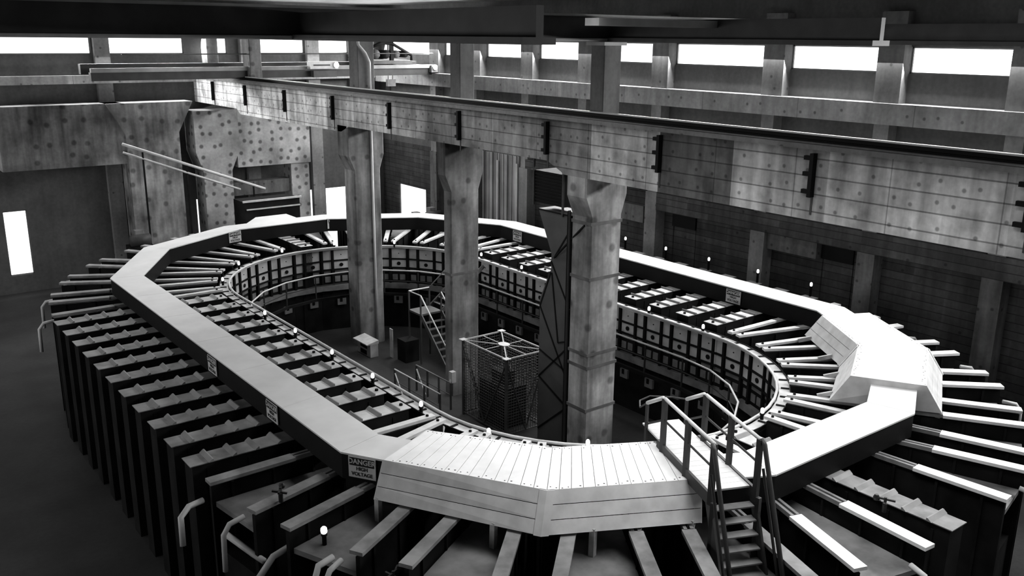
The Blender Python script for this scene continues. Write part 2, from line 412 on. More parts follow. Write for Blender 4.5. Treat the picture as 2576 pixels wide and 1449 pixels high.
for i, y in enumerate((7.85, 12.8, 17.75, 22.65, 27.6, 32.55, 37.5, 42.55, 47.5, 52.2)):
    if i == 0: lb = 'black bolted bracket on the long beam beyond the right margin'
    else: lb = '%s black bolted bracket on the long beam counted from the right' % ORD[i-1]
    L = (XF, y, 10.9); b = thing('beam_bracket', lb, 'bracket', L, 0, 'black brackets on the long beam')
    MB().box(XF-.16, XF, y-.05, y+.05, 10.38, 11.42).build('channel', 'black', b, L)
    for z in (11.3, 10.92, 10.5):
        MB().box(XF-.09, XF, y+.05, y+.26, z-.05, z+.05).build('lug', 'black', b, L)
    MB().box(XF-.02, XF, y-.03, y+.02, 9.95, 10.38).build('stain_strip', 'steel_mid', b, L)

def column(y0, y1, label, x0=19.2, x1=20.53, mat='col', zf=8.75, ztop=9.82, bands=()):
    L = (19.9, (y0+y1)/2, 0); t = thing('concrete_column', label, 'column', L, 0, 'columns standing in the pit')
    mb = MB(); c = .05
    def ring(xa, xb, z): return [(xa+c, y0, z), (xb-c, y0, z), (xb, y0+c, z), (xb, y1-c, z), (xb-c, y1, z), (xa+c, y1, z), (xa, y1-c, z), (xa, y0+c, z)]
    rs = [ring(x0, x1, 0), ring(x0, x1, zf), ring(XF, XB, zf+.65), ring(XF, XB, ztop)]
    vs = [v for r_ in rs for v in r_]; fs = [tuple(range(7, -1, -1)), tuple(range(24, 32))]
    for k in range(3):
        for j in range(8): fs.append((k*8+j, k*8+(j+1) % 8, k*8+8+(j+1) % 8, k*8+8+j))
    mb.add(vs, fs).build('shaft', mat, t, L)
    for z in bands:
        MB().box(x0-.012, x1+.012, y0-.012, y1+.012, z-.05, z+.05).build('joint_band', 'joint', t, L)
    return t
c3 = column(20.8, 21.72, 'wide patchy concrete column at the right with dark joint bands', mat='col_pale', zf=8.55, bands=(8.35, 6.55, 4.0, 3.55, 2.05))
c2 = column(28.7, 29.2, 'middle concrete column behind the wire cage', ztop=10.17, zf=8.3, bands=(5.05,))
c1 = column(36.35, 37.3, 'leftmost tall concrete column with a pale pipe down its side', ztop=10.17, zf=8.2)
pp = thing('down_pipe', 'pale pipe running down the right side of the leftmost column', 'pipe', (20.2, 36.25, 0)); L = (20.2, 36.25, 0)
MB().tube([(19.27, 35.75, 14.0), (19.3, 35.75, 13.62), (19.62, 35.75, 13.28), (19.8, 35.75, 12.9), (19.8, 35.75, 11.6)], .06).build('upper_run', 'rail_pale', pp, L)
MB().tube([(20.08, 36.28, 10.3), (20.08, 36.28, 0)], .055).build('lower_run', 'rail_pale', pp, L)
up_cols = [(20.6, 21.2, 19.2, 19.92, 'upper concrete column standing on the beam at the right'), (28.2, 28.85, 19.2, 19.85, 'upper concrete column standing on the beam in the middle'),
           (35.9, 36.7, 19.2, 20.0, 'dark upper concrete column with the bent pipe, on the beam'), (47.7, 48.65, 19.2, 19.85, 'upper concrete column on the beam, second from the left'),
           (53.95, 54.9, 19.2, 19.85, 'upper concrete column on the beam at the far left')]
for i, (y0, y1, x0, x1, lb) in enumerate(up_cols):
    L = ((x0+x1)/2, (y0+y1)/2, 11.7); t = thing('upper_column', lb, 'column', L, 0, 'columns on top of the beam')
    MB().box(x0+.12, x1+.12, y0, y1, 11.62, 13.88).build('shaft', 'col_up' if i < 3 else 'col', t, L, bevel=.03)
    MB().box(x0+.02, x1+.22, y0-.1, y1+.1, 13.78, 13.88).build('cap_plate', 'girder_pale', t, L)

# ================================================================ MAGNET COILS (the racetrack)
CX = 18.15; YN, YFc = 19.72, 33.69; ZT = 4.35
def coil_proto():
    t = thing('magnet_coil', '', 'magnet coil', (0, 0, 0))
    MB().box(.06, 5.9, -.27, .27, 0, ZT-.02).build('casing', 'steel', t)
    mb = MB()
    for k in range(6): mb.box(.5+k*1.0, .56+k*1.0, -.29, .29, .2, 4.2)
    mb.build('side_ribs', 'steel', t)
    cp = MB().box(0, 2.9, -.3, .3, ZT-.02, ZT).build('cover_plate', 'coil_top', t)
    MB().box(2.92, 5.95, -.3, .3, ZT-.02, ZT).build('cover_plate', 'coil_shaded', t)
    for k in range(10):
        x = .36+k*.56
        mb = MB(); mb.hexa([(x, -.33, ZT), (x+.12, -.33, ZT), (x+.12, .33, ZT), (x, .33, ZT), (x, -.33, ZT+.07), (x+.03, -.33, ZT+.07), (x+.03, .33, ZT+.07), (x, .33, ZT+.07)])
        mb.build('clamp', 'clamp', t)
    MB().lathe([(.05, 0), (.05, .05), (.02, .06)], (.14, 0, ZT), 8).build('bolt', 'steel', cp)
    return t
def wedge_proto(bright=False):
    t = thing('magnet_coil', '', 'magnet coil', (0, 0, 0))
    a = R(6.9)
    for s in (-1, 1):
        x1, y1 = 6.1*cos(a), s*(.19+6.1*sin(a)); p0, p1 = (0, s*.19), (x1, y1)
        va, vb = Vector((*p0, ZT-.04)), Vector((*p1, ZT-.04)); nv = Vector((0, s, 0))*.07
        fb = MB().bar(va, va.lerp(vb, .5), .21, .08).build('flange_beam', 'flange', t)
        MB().bar(va.lerp(vb, .5)-nv, va.lerp(vb, .66)-nv, .07, .1).bar(va.lerp(vb, .5)+nv, va.lerp(vb, .66)+nv, .07, .1).build('splice_angles', 'flange_shaded', t)
        MB().bar(va.lerp(vb, .66), vb, .3, .08).build('flange_beam', 'flange_lit' if bright else 'flange_shaded', t)
        mb = MB(); mb.bar((.06, s*.2, 2.1), (p1[0]-.05, p1[1], 2.1), .1, 4.2)
        for k in range(6):
            q = .5+k*1.0; mb.box(q, q+.06, s*(.2+q*tan(a))-.1, s*(.2+q*tan(a))+.1, .2, 4.2)
        w = mb.build('side_web', 'steel', t)
        MB().lathe([(.04, 0), (.04, .04), (.01, .05)], (.2, s*.21, ZT), 8).build('bolt', 'steel', fb)
    MB().prism([(2.7, -.45), (2.7, .45), (5.95, .82), (5.95, -.82)], 3.7, 3.82).build('recessed_plate', 'plate', t)
    MB().prism([(.05, -.15), (.05, .15), (5.9, .8), (5.9, -.8)], .05, 2.6).build('core', 'steel', t)
    MB().tube([(6.0, .5, 4.0), (6.35, .5, 3.95), (6.5, .5, 3.75), (6.52, .5, 2.9)], .06).build('bent_pipe', 'rail_pale', t)
    return t
GC = 'magnet coils of the racetrack'
sc0 = coil_proto(); used = False
def put(proto, flag, loc, rz, label):
    if flag[0]:
        return dup(proto, loc, rz, label, GC)
    flag[0] = True; proto.location = loc; proto.rotation_euler = (0, 0, rz); proto['label'] = label; proto['group'] = GC
    return proto
fs_ = [False]
for k in range(11):
    y = 20.07+1.327*k
    put(sc0, fs_, (11.9, y, 0), pi, 'flat-topped coil box under the near strip, %s from the hood' % ORD[k])
for k in range(11):
    y = 20.07+1.327*k
    put(sc0, fs_, (24.36, y, 0), 0, 'flat-topped coil box crossing under the far strip, %s from the right bend' % ORD[k])
put(sc0, fs_, (17.7, YN-6.05, 0), R(-90), 'single flat-topped coil box under the stair bridge at the near bend')
put(sc0, fs_, (18.2, YFc+5.75, 0), R(90), 'single flat-topped coil box in the middle of the far bend')
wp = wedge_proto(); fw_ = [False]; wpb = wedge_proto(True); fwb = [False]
for k in range(6):
    a = 8.3+13.9*k
    for nm, cy, ang in (('near bend, %s from the near strip' % ORD[k], YN, 180+a), ('near bend, %s from the far strip' % ORD[k], YN, -a),
                        ('far bend, %s from the left tip' % ORD[k], YFc, 180-a), ('far bend, %s from its right end' % ORD[k], YFc, a)):
        r = 6.05 if cy == YN else 6.0
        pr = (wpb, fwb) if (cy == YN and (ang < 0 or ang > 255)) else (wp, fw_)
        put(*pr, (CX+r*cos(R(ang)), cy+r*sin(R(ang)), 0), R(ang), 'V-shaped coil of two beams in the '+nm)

# ================================================================ BUS DUCT (raised strip running round the track)
OUT = [(8.5, 17.2), (11.1, 12.95), (15.45, 10.67), (21.05, 10.67), (25.4, 12.95), (28.0, 17.2), (28.0, 36.0), (25.4, 40.6), (20.85, 43.15), (15.65, 43.15), (11.1, 40.6), (8.5, 36.0)]
def offset(poly, d):
    n = len(poly); res = []
    for i in range(n):
        p0, p1, p2 = Vector(poly[i-1]), Vector(poly[i]), Vector(poly[(i+1) % n])
        d1 = (p1-p0).normalized(); d2 = (p2-p1).normalized()
        n1 = Vector((-d1.y, d1.x)); n2 = Vector((-d2.y, d2.x)); b = (n1+n2).normalized()
        res.append(tuple(p1+b*d/b.dot(n1)))
    return res
INN = offset(OUT, 1.15)
ZS = 5.0
bd = thing('bus_duct', 'raised black-sided strip with a white top running round the racetrack', 'bus duct', (18.25, 26.7, ZT)); L = (18.25, 26.7, ZT)
def wall_loop(mb, a, b, z0, z1):
    n = len(a)
    for i in range(n):
        j = (i+1) % n
        mb.hexa([(*a[i], z0), (*a[j], z0), (*b[j], z0), (*b[i], z0), (*a[i], z1), (*a[j], z1), (*b[j], z1), (*b[i], z1)])
mb = MB(); wall_loop(mb, offset(OUT, .02), offset(OUT, .06), ZT, ZS-.04); mb.build('outer_side', 'black', bd, L)
mb = MB(); wall_loop(mb, offset(OUT, 1.09), offset(OUT, 1.13), ZT, ZS-.04); mb.build('inner_side', 'black', bd, L)
for i in range(12):
    j = (i+1) % 12; g = .006
    a, b, c_, d_ = Vector(OUT[i]), Vector(OUT[j]), Vector(INN[j]), Vector(INN[i])
    e = (b-a).normalized()*g
    mb = MB(); k = 6 if i in (5, 11) else 1
    for q in range(k):
        s0, s1 = q/k, (q+1)/k
        A, B = a.lerp(b, s0)+e, a.lerp(b, s1)-e; D_, C_ = d_.lerp(c_, s0)+e, d_.lerp(c_, s1)-e
        mb.hexa([(*A, ZS-.04), (*B, ZS-.04), (*C_, ZS-.04), (*D_, ZS-.04), (*A, ZS), (*B, ZS), (*C_, ZS), (*D_, ZS)])
    mb.build('top_cover', 'duct_top', bd, L)
tag(MB().hexa([(16.4, 43.2, 4.7), (19.9, 43.2, 4.7), (19.9, 45.5, 4.7), (18.2, 45.5, 4.7), (16.4, 43.2, 4.78), (19.9, 43.2, 4.78), (19.9, 45.5, 4.78), (18.2, 45.5, 4.78)]).box(18.4, 19.7, 44.2, 45.4, 0, 4.7).build('loading_ledge', 'duct_top'), 'pale flat ledge jutting out behind the far strip, below the dark tank', 'ledge')

# ---------------------------------------------------------------- warning signs
def text_mesh(s, size, loc, rot, mat, parent, name):
    cu = bpy.data.curves.new(name, 'FONT'); cu.body = s; cu.size = size; cu.align_x = 'CENTER'; cu.align_y = 'CENTER'; cu.extrude = .002
    cu.offset = .002*size/.1
    o = bpy.data.objects.new(name, cu); C.objects.link(o); o.location = loc; o.rotation_euler = rot; o.parent = parent
    cu.materials.append(M[mat])
    bpy.context.view_layer.update()
    me = bpy.data.meshes.new_from_object(o.evaluated_get(bpy.context.evaluated_depsgraph_get()))
    q = bpy.data.objects.new(name, me); C.objects.link(q); q.location = loc; q.rotation_euler = rot; q.parent = parent
    bpy.data.objects.remove(o); return q
def sign(x, y, z, ang, label):   # ang = outward facing direction (deg)
    t = thing('warning_sign', label, 'sign', (x, y, z), R(ang), 'warning signs on the black strip side')
    w, h = .68, .5
    MB().box(0, .02, -w/2, w/2, -h, 0).build('board', 'sign', t)
    hd = MB().box(.02, .026, -w/2+.03, w/2-.03, -h*.42, -.02).build('header', 'ink', t)
    e = (R(90), 0, R(90))
    text_mesh('DANGER', .17, (.03, 0, -h*.22), e, 'sign', hd, 'header_text')
    text_mesh('HIGH', .12, (.026, 0, -h*.56), e, 'ink', t, 'warning_text')
    text_mesh('VOLTAGE', .12, (.026, 0, -h*.82), e, 'ink', t, 'warning_text')
sign(8.49, 25.2, ZS-.06, 180, 'grey warning sign on the black side of the near strip, farther one')
sign(8.49, 20.95, ZS-.06, 180, 'grey warning sign on the near strip side, between its two neighbours')
d1 = (Vector(OUT[1])-Vector(OUT[0])).normalized(); p = Vector(OUT[0])+d1*.55
sign(p.x-.01, p.y, ZS-.04, 212, 'clearest warning sign, black header, at the corner left of the plank hood')
sign(26.84, 21.1, ZS-.08, 180, 'pale warning sign hanging on the far strip at the right')
sign(26.84, 34.3, ZS-.08, 180, 'small pale warning sign on the far strip beside the sheet metal duct')
sign(25.0, 39.55, ZS-.02, 240, 'pale warning sign on the far bend, between left and middle columns')
sign(20.9, 41.98, ZS-.02, 268, 'small warning sign on the far bend, just left of the left column')
sign(15.6, 41.7, ZS-.02, 285, 'bright white warning sign at the far bend corner on the left')

# ================================================================ INNER TANK WALL, RIM RAIL, LAMPS
RC = (18.2, 19.6); RCf = (18.2, 33.7)
def ring_pts(r, nseg=13, z=0):
    pts = []
    for i in range(nseg+1): a = R(180+180*i/nseg); pts.append((RC[0]+r*cos(a), RC[1]+r*sin(a)))
    for i in range(nseg+1): a = R(180*i/nseg); pts.append((RCf[0]+r*cos(a), RCf[1]+r*sin(a)))
    return pts
t = thing('rim_rail', 'pale flat rim rail with dark joints circling the top of the inner wall', 'rail', (18.2, 26.7, 4.1)); L = (18.2, 26.7, 4.1)
ro_, ri_ = ring_pts(5.98, 26), ring_pts(5.66, 26)
n = len(ro_)
mb = MB(); wall_loop(mb, ro_, ri_, 4.04, 4.1); mb.build('rail_plate', 'railtop', t, L)
mb = MB(); P = ring_pts(5.6, 26); mb.tube([(*q, 4.16) for q in P], .045, 6, True); mb.build('edge_pipe', 'rail_pale', t, L)
mb = MB(); wall_loop(mb, ring_pts(6.0, 26), ring_pts(5.97, 26), 4.0, 4.13); mb.build('outer_lip', 'steel', t, L)
for i in range(n):
    a, b = Vector(ro_[i]), Vector(ro_[(i+1) % n]); ln = (b-a).length
    for q in range(max(1, round(ln/.66))):
        s_ = (q+.5)/max(1, round(ln/.66)); pc = a.lerp(b, s_); dirn = (b-a).normalized(); nn = Vector((-dirn.y, dirn.x))
        cc = pc+nn*.16
        MB().bar((cc.x-nn.x*.14, cc.y-nn.y*.14, 4.115), (cc.x+nn.x*.1, cc.y+nn.y*.1, 4.115), .07, .03).build('joint_strip', 'steel', t, L)

for k in range(11):
    y = 20.75+1.327*k
    for x0_, x1_, lab in ((12.25, 11.95, 0), (24.12, 24.4, 1)):
        MB().tube([(x0_, y-.1, 4.08), (x1_, y+.15, 3.95), (x1_+(x1_-x0_)*.3, y+.3, 3.8)], .035, 6).build('stay_pipe', 'rail_pale', t, L)
for k in range(13):
    a = R(-14*k-4)
    MB().tube([(RC[0]+5.95*cos(a), RC[1]+5.95*sin(a), 4.08), (RC[0]+6.2*cos(a+.03), RC[1]+6.2*sin(a+.03), 3.95), (RC[0]+6.3*cos(a+.05), RC[1]+6.3*sin(a+.05), 3.75)], .035, 6).build('stay_pipe', 'rail_pale', t, L)
def face_proto():
    t = thing('tank_faceplate', '', 'tank faceplate', (0, 0, 0))   # local -X faces the pit, width 1.327 along Y
    w = 1.327
    MB().box(.06, .2, -w/2, w/2, 0, 4.02).build('backing', 'steel', t)
    for y0, y1, nm in ((-.6, .06, 'wide_panel'), (.2, .57, 'narrow_panel')):
        MB().box(.02, .08, y0, y1, 3.52, 3.98).build(nm, 'panel', t)
        pn = MB().box(.02, .08, y0, y1, 3.08, 3.44).build(nm, 'panel', t)
        if nm == 'wide_panel': wpn = pn
        MB().box(.03, .08, y0+.03, y1-.03, 2.84, 3.0).build('strip_panel', 'panel_dim', t)
    for y0, y1 in ((-.55, -.3), (-.2, .04), (.24, .5)):
        MB().box(.03, .08, y0, y1, 2.42, 2.7).build('small_panel', 'panel_dim', t)
    o = MB().lathe([(.09, 0), (.09, .02), (.07, .03)], (0, 0, 0), 10).build('port', 'black', wpn)
    o.rotation_euler = (0, R(-90), 0); o.location = (.01, -.27, 3.26)
    o = MB().lathe([(.025, 0), (.02, .02)], (0, 0, 0), 8).build('bolt', 'black', t)
    o.rotation_euler = (0, R(-90), 0); o.location = (.015, -.27, 3.76)
    for y in (.13, .62):
        MB().box(-.06, .07, y-.05, y+.05, 1.9, 4.02).build('stud', 'steel', t)
    MB().box(-.03, .06, -w/2, w/2, 3.45, 3.51).build('cross_bar', 'steel', t)
    MB().box(-.04, .06, -w/2, w/2, 3.01, 3.07).build('cross_bar', 'steel', t)
    MB().box(-.12, .06, -w/2, w/2, 2.02, 2.28).build('ledge_strip', 'panel_dim', t)
    mb = MB().box(-.05, .05, -.42, -.02, 1.25, 1.6); lb_ = mb.build('lower_box', 'panel_dim', t)
    MB().box(-.06, -.04, -.25, -.12, 1.4, 1.6).build('box_slot', 'black', lb_)
    return t
fp = face_proto(); ff = [False]; GF = 'faceplates of the inner tank wall'
def putf(loc, rz, label, sc=1):
    if ff[0]: return dup(fp, loc, rz, label, GF, (1, sc, 1))
    ff[0] = True; fp.location = loc; fp.rotation_euler = (0, 0, rz); fp['label'] = label; fp['group'] = GF; fp.scale = (1, sc, 1)
for k in range(11):
    putf((RC[0]+5.78, 20.07+1.327*k-.03, 0), 0, 'barred tank faceplate on the straight inner wall, %s from the right bend' % ORD[k])
for k in range(13):
    a = 180*(k+.5)/13; sc = 2*5.78*tan(R(90/13))/1.327
    putf((RCf[0]+5.78*cos(R(a)), RCf[1]+5.78*sin(R(a)), 0), R(a), 'barred tank faceplate in the far bend of the inner wall, %s from the right' % ORD[k], sc)
    if k > 3:
        a2 = -a
    else: a2 = -a
    putf((RC[0]+5.78*cos(R(a2)), RC[1]+5.78*sin(R(a2)), 0), R(a2), 'barred tank faceplate, near bend of the inner wall, %s from the far strip' % ORD[k], sc)
# plain backing of the near straight (only its top edge shows)
tag(MB().box(12.2, 12.4, 19.4, 33.9, 0, 4.03).build('tank_backing_wall', 'steel'), 'dark inner tank wall under the rim rail on the near side', 'wall panel')

lamps = [(14.3, 38.0), (16.84, 39.2), (19.5, 39.2), (22.0, 37.8), (23.95, 33.3), (23.95, 30.3), (23.9, 22.6), (23.85, 19.95), (19.4, 14.0), (14.25, 15.3), (12.68, 17.3), (12.25, 19.83), (12.25, 22.5), (12.25, 25.1), (12.25, 27.8), (12.25, 30.35), (12.75, 35.8)]
lnames = ['on the far bend rim, leftmost', 'on the far bend rim, second from left', 'on the far bend rim, right of the left column', 'on the far bend rim beside the pit stair', 'on the far rim just right of the middle column', 'on the far rim left of the sheet duct', 'on the far rim just right of the right column', 'on the far rim near the right bend',
 'on the rim by the stair bridge', 'on the near bend rim above the plank hood', 'on the near bend rim at the left end of the hood', 'on the near rim, first left of the hood', 'on the near rim, second left of the hood', 'on the near rim, third left of the hood', 'on the near rim, fourth left of the hood', 'on the near rim, fifth left of the hood', 'at the left tip of the inner rim']
def lamp(x, y, z0, lb, hgt=.12, grp='small white globe lamps', s=1.0):
    L = (x, y, z0); t = thing('globe_lamp', lb, 'lamp', L, 0, grp)
    MB().lathe([(.05, 0), (.05, hgt), (.07, hgt+.02), (.07, hgt+.06)], L, 8).build('base', 'steel', t, L)
    MB().lathe([(.035*s, hgt+.06), (.05*s, hgt+.08), (.055*s, hgt+.12), (.05*s, hgt+.18), (.03*s, hgt+.21), (0, hgt+.22)], L, 10).build('globe', 'bulb', t, L)
for (x, y), nm in zip(lamps, lnames): lamp(x, y, 4.1, 'small white globe lamp '+nm)
for i, y in enumerate((20.1, 22.64, 25.24, 27.76, 30.35)):
    lamp(30.25, y, ZT, 'tiny lamp behind the far strip, %s from the right' % ORD[i], .35, 'lamps behind the far strip')
lamp(7.3, 15.7, 3.82, 'large white globe lamp on a post at the bottom left, below the hood', .2, None, 1.3)

# handrail of the inner walkway
t = thing('walkway_handrail', 'thin handrail following the inner wall inside the pit', 'handrail', (18.2, 26.7, 2)); L = (18.2, 26.7, 2)
def arc(r, a0, a1, k, c, z): return [(c[0]+r*cos(R(a0+(a1-a0)*i/k)), c[1]+r*sin(R(a0+(a1-a0)*i/k)), z) for i in range(k+1)]
path = arc(5.1, -80, 0, 5, (18.2, 20.3), 3.22)+arc(5.1, 0, 205, 11, (18.2, 33.0), 3.22)
MB().tube(path, .035, 6).build('top_rail', 'rail_pale', t, L)
MB().tube([(x, y, 2.7) for x, y, z in path], .025, 6).build('mid_rail', 'rail_dark', t, L)
mb = MB()
full = []
for i in range(len(path)-1):
    a, b = Vector(path[i]), Vector(path[i+1]); k = max(1, round((b-a).length/1.8))
    for q in range(k): full.append(a.lerp(b, q/k))
for p in full: MB().bar((p.x, p.y, 2.1), (p.x, p.y, 3.22), .05, .05).build('post', 'rail_dark', t, L)
mb = MB()
for i in range(len(path)-1):
    a, b = Vector(path[i]), Vector(path[i+1]); mb.bar((a.x, a.y, 2.05), (b.x, b.y, 2.05), .1, .12)
mb.build('toe_board', 'steel', t, L)

# ================================================================ PLANK HOODS
def hood(mirror, label):
    def q(x, y, z): return Vector((36.5-x if mirror else x, y, z))
    top_o = [q(8.9, 16.0, 5.16), q(10.87, 12.83, 5.16), q(13.78, 11.3, 5.16)]
    top_i = [q(10.5, 16.75, 5.16), q(12.25, 14.3, 5.16), q(14.75, 12.95, 5.16)]
    bot_o = [q(8.55, 15.82, 4.4), q(10.47, 12.52, 4.4), q(13.45, 10.95, 4.4)]
    bot_i = [q(10.7, 17.2, 4.4), q(12.4, 14.75, 4.4), q(15.1, 13.3, 4.4)]
    o_ = top_o[1].copy(); L = (o_.x, o_.y, 4.4)
    t = thing('plank_hood', label, 'hood', L)
    th = .035
    def quad(mb, a, b, c, d, nrm):
        k = nrm*th
        pts = [a, b, c, d]
        if (b-a).cross(d-a).dot(nrm) < 0: pts = [a, d, c, b]
        mb.hexa([p_-k for p_ in pts]+[p_ for p_ in pts])
    for sidx in (0, 1):
        for i0, (pa, pb, nb) in enumerate(((top_o, bot_o, 3), (top_i, bot_i, 3))):
            a, b = pa[sidx], pa[sidx+1]; c, d = pb[sidx+1], pb[sidx]
            nrm = (b-a).cross(d-a).normalized()
            cen = sum((x_ for x_ in top_o+top_i), Vector())/6
            if nrm.dot((a+b)/2-cen) < 0: nrm = -nrm
            for k in range(nb):
                s0, s1 = k/nb+.008, (k+1)/nb-.008
                mb = MB(); quad(mb, a.lerp(d, s0), b.lerp(c, s0), b.lerp(c, s1), a.lerp(d, s1), nrm)
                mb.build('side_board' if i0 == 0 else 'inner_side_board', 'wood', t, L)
        nb = 13
        for k in range(nb):
            s0, s1 = k/nb+.0018, (k+1)/nb-.0018
            a, b = top_o[sidx].lerp(top_o[sidx+1], s0), top_o[sidx].lerp(top_o[sidx+1], s1)
            c, d = top_i[sidx].lerp(top_i[sidx+1], s1), top_i[sidx].lerp(top_i[sidx+1], s0)
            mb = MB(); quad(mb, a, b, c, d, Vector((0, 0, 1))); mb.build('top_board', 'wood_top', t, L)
    # corner posts
    for pa, pb in ((top_o, bot_o), (top_i, bot_i)):
        a, d = pa[1], pb[1]; outv = (a-(top_o[0]+top_i[2]+top_i[0]+top_o[2])/4); outv.z = 0; outv.normalize()
        if pa is top_i: outv = (top_i[1]-top_o[1]); outv.z = 0; outv.normalize()
        sd = Vector((-outv.y, outv.x, 0))*.11
        for sg in (-1, 1):
            tv = (pa[1+sg]-a); tv.z = 0; tv.normalize()
            mb = MB(); k = outv*.02
            mb.hexa([a+k*0-k, a+tv*.16-k, d+tv*.16-k, d-k, a+k, a+tv*.16+k, d+tv*.16+k, d+k]); mb.build('corner_post', 'wood', t, L)
    # gable boards closing the ends
    for e_ in (0, 2):
        a, b, c, d = top_o[e_], top_i[e_], bot_i[e_], bot_o[e_]
        nn = (b-a).cross(d-a).normalized()*.015
        mb = MB(); mb.hexa([a-nn, b-nn, c-nn, d-nn, a+nn, b+nn, c+nn, d+nn]); mb.build('end_board', 'wood', t, L)
    # nail rows
    mb = MB()
    rng = random.Random(3)
    for sidx in (0, 1):
        for k in range(26):
            s_ = (k+.5)/26; 
            for w_ in (.04, .96):
                if rng.random() < .35: continue
                p_ = top_o[sidx].lerp(top_o[sidx+1], s_).lerp(top_i[sidx].lerp(top_i[sidx+1], s_), w_+rng.uniform(-.02, .03)*(1 if w_ < .5 else -1))
                mb.lathe([(.014+rng.random()*.012, 0), (.01, .006)], (p_.x, p_.y, p_.z), 6)
    mb.build('nail_heads', 'steel_mid', t, L)
    # legs
    def leg(a, b): 
        mb = MB(); mb.bar(a, b, .12, .12, (1, .3, 0)); mb.build('leg', 'wood_leg', t, L)
    for s_, zb in ((.02, 3.3), (.73, 3.0), (1.32, 2.6), (1.94, 4.1)):
        i0 = int(s_); p_ = bot_o[i0].lerp(bot_o[i0+1], s_-i0) if s_ < 2 else bot_o[2]
        p_ = p_+(top_i[1]-top_o[1]).normalized()*.08
        leg((p_.x, p_.y, 4.45), (p_.x+(.08 if s_ < 1 else -.02), p_.y+.15*(1 if s_ < 1 else 0), zb))
    for s_ in (.15, .75, 1.3, 1.85):
        i0 = int(s_); p_ = bot_i[i0].lerp(bot_i[i0+1], s_-i0); v = (top_o[1]-top_i[1]).normalized()*.06
        leg((p_.x+v.x, p_.y+v.y, 4.45), (p_.x-v.x*6, p_.y-v.y*6, ZT-.02))
    return t
hood(False, 'large white plank hood with grey side boards covering the bend at bottom centre')
hood(True, 'white plank hood covering the bend at the right edge of the photo')

# ================================================================ STAIR BRIDGE
dv = Vector((-.395, -.919, 0)).normalized(); sv = Vector((-dv.y, dv.x, 0))   # dv outward over the strip, sv to the right
if sv.x < 0: sv = -sv
Lp, Rp = Vector((13.13, 10.5, 0)), Vector((14.05, 10.16, 0))   # outer post feet
Wd = .98
O = (Lp+Rp)/2
def bp(a, b, z): v = O+dv*a+sv*b; return (v.x, v.y, z)
t = thing('stair_bridge', 'dark steel stair and pale deck bridging the track at the lower right', 'stair', (O.x, O.y, 0)); L = (O.x, O.y, 0)
ZD = 5.32
mb = MB(); a0, a1 = -.18, -3.6
nb = 16
for k in range(nb):
    s0 = a0+(a1-a0)*k/nb; s1 = a0+(a1-a0)*(k+1)/nb+.006
    mb.hexa([bp(s1, -.46, ZD-.04), bp(s0, -.46, ZD-.04), bp(s0, .46, ZD-.04), bp(s1, .46, ZD-.04), bp(s1, -.46, ZD), bp(s0, -.46, ZD), bp(s0, .46, ZD), bp(s1, .46, ZD)])
mb.build('deck', 'deckwood', t, L)
for b in (-.49, .49):
    MB().bar(bp(-.05, b, ZD-.1), bp(-2.6, b, ZD-.1), .06, .26).build('deck_stringer', 'rail_dark', t, L)
    # top rail + mid rail over the deck, posts
    MB().tube([bp(.02, b, ZD+1.1), bp(-2.35, b, ZD+1.1)], .04).build('top_rail', 'rail_pale', t, L)
    MB().tube([bp(.02, b, ZD+.6), bp(-2.35, b, ZD+.6)], .025).build('mid_rail', 'rail_dark', t, L)
    for a in (.02, -1.15, -2.35):
        MB().bar(bp(a, b, ZD-.2), bp(a, b, ZD+1.1), .1, .1).build('post', 'rail_dark', t, L)
    # outer flight
    MB().bar(bp(-.1, b, ZD-.05), bp(2.35, b, 0.02), .05, .24).build('flight_stringer', 'steel_mid', t, L)
    MB().tube([bp(.02, b*1.08, ZD+1.1), bp(.12, b*1.1, ZD+1.02), bp(2.55, b*1.15, 1.0)], .05).build('flight_rail', 'rail_dark', t, L)
    MB().tube([bp(.1, b*1.15, ZD+.5), bp(2.5, b*1.15, .5)], .03).build('flight_mid_rail', 'rail_dark', t, L)
    MB().bar(bp(.15, b, 0), bp(.15, b, ZD-.1), .09, .09).build('leg', 'rail_dark', t, L)
    # inner flight handrails down into the pit
    MB().tube([bp(-2.45, b, ZD+1.08), bp(-3.3, b, ZD+.62)], .045).build('pit_rail', 'rail_pale', t, L)
    MB().tube([bp(-2.35, b, ZD+.6), bp(-3.3, b, ZD+.1)], .025).build('pit_mid_rail', 'rail_dark', t, L)
    MB().bar(bp(-3.3, b, 3.2), bp(-3.3, b, ZD+.6), .06, .06).build('post', 'rail_dark', t, L)
    MB().bar(bp(-2.5, b, ZD-.1), bp(-4.9, b, 0.05), .05, .22).build('pit_stringer', 'rail_dark', t, L)
n_t = 20
for k in range(1, n_t+1):
    s_ = k/(n_t+1); z = ZD-.05-s_*(ZD-.1); a = -.12+s_*2.45
    MB().hexa([bp(a-.1, -.44, z-.03), bp(a+.12, -.44, z-.03), bp(a+.12, .44, z-.03), bp(a-.1, .44, z-.03), bp(a-.1, -.44, z), bp(a+.12, -.44, z), bp(a+.12, .44, z), bp(a-.1, .44, z)]).build('tread', 'plate', t, L)
for k in range(1, 14):
    s_ = k/14; z = ZD-.1-s_*(ZD-.2); a = -2.5-s_*2.4
    MB().hexa([bp(a-.12, -.44, z-.03), bp(a+.1, -.44, z-.03), bp(a+.1, .44, z-.03), bp(a-.12, .44, z-.03), bp(a-.12, -.44, z), bp(a+.1, -.44, z), bp(a+.1, .44, z), bp(a-.12, .44, z)]).build('tread', 'plate', t, L)
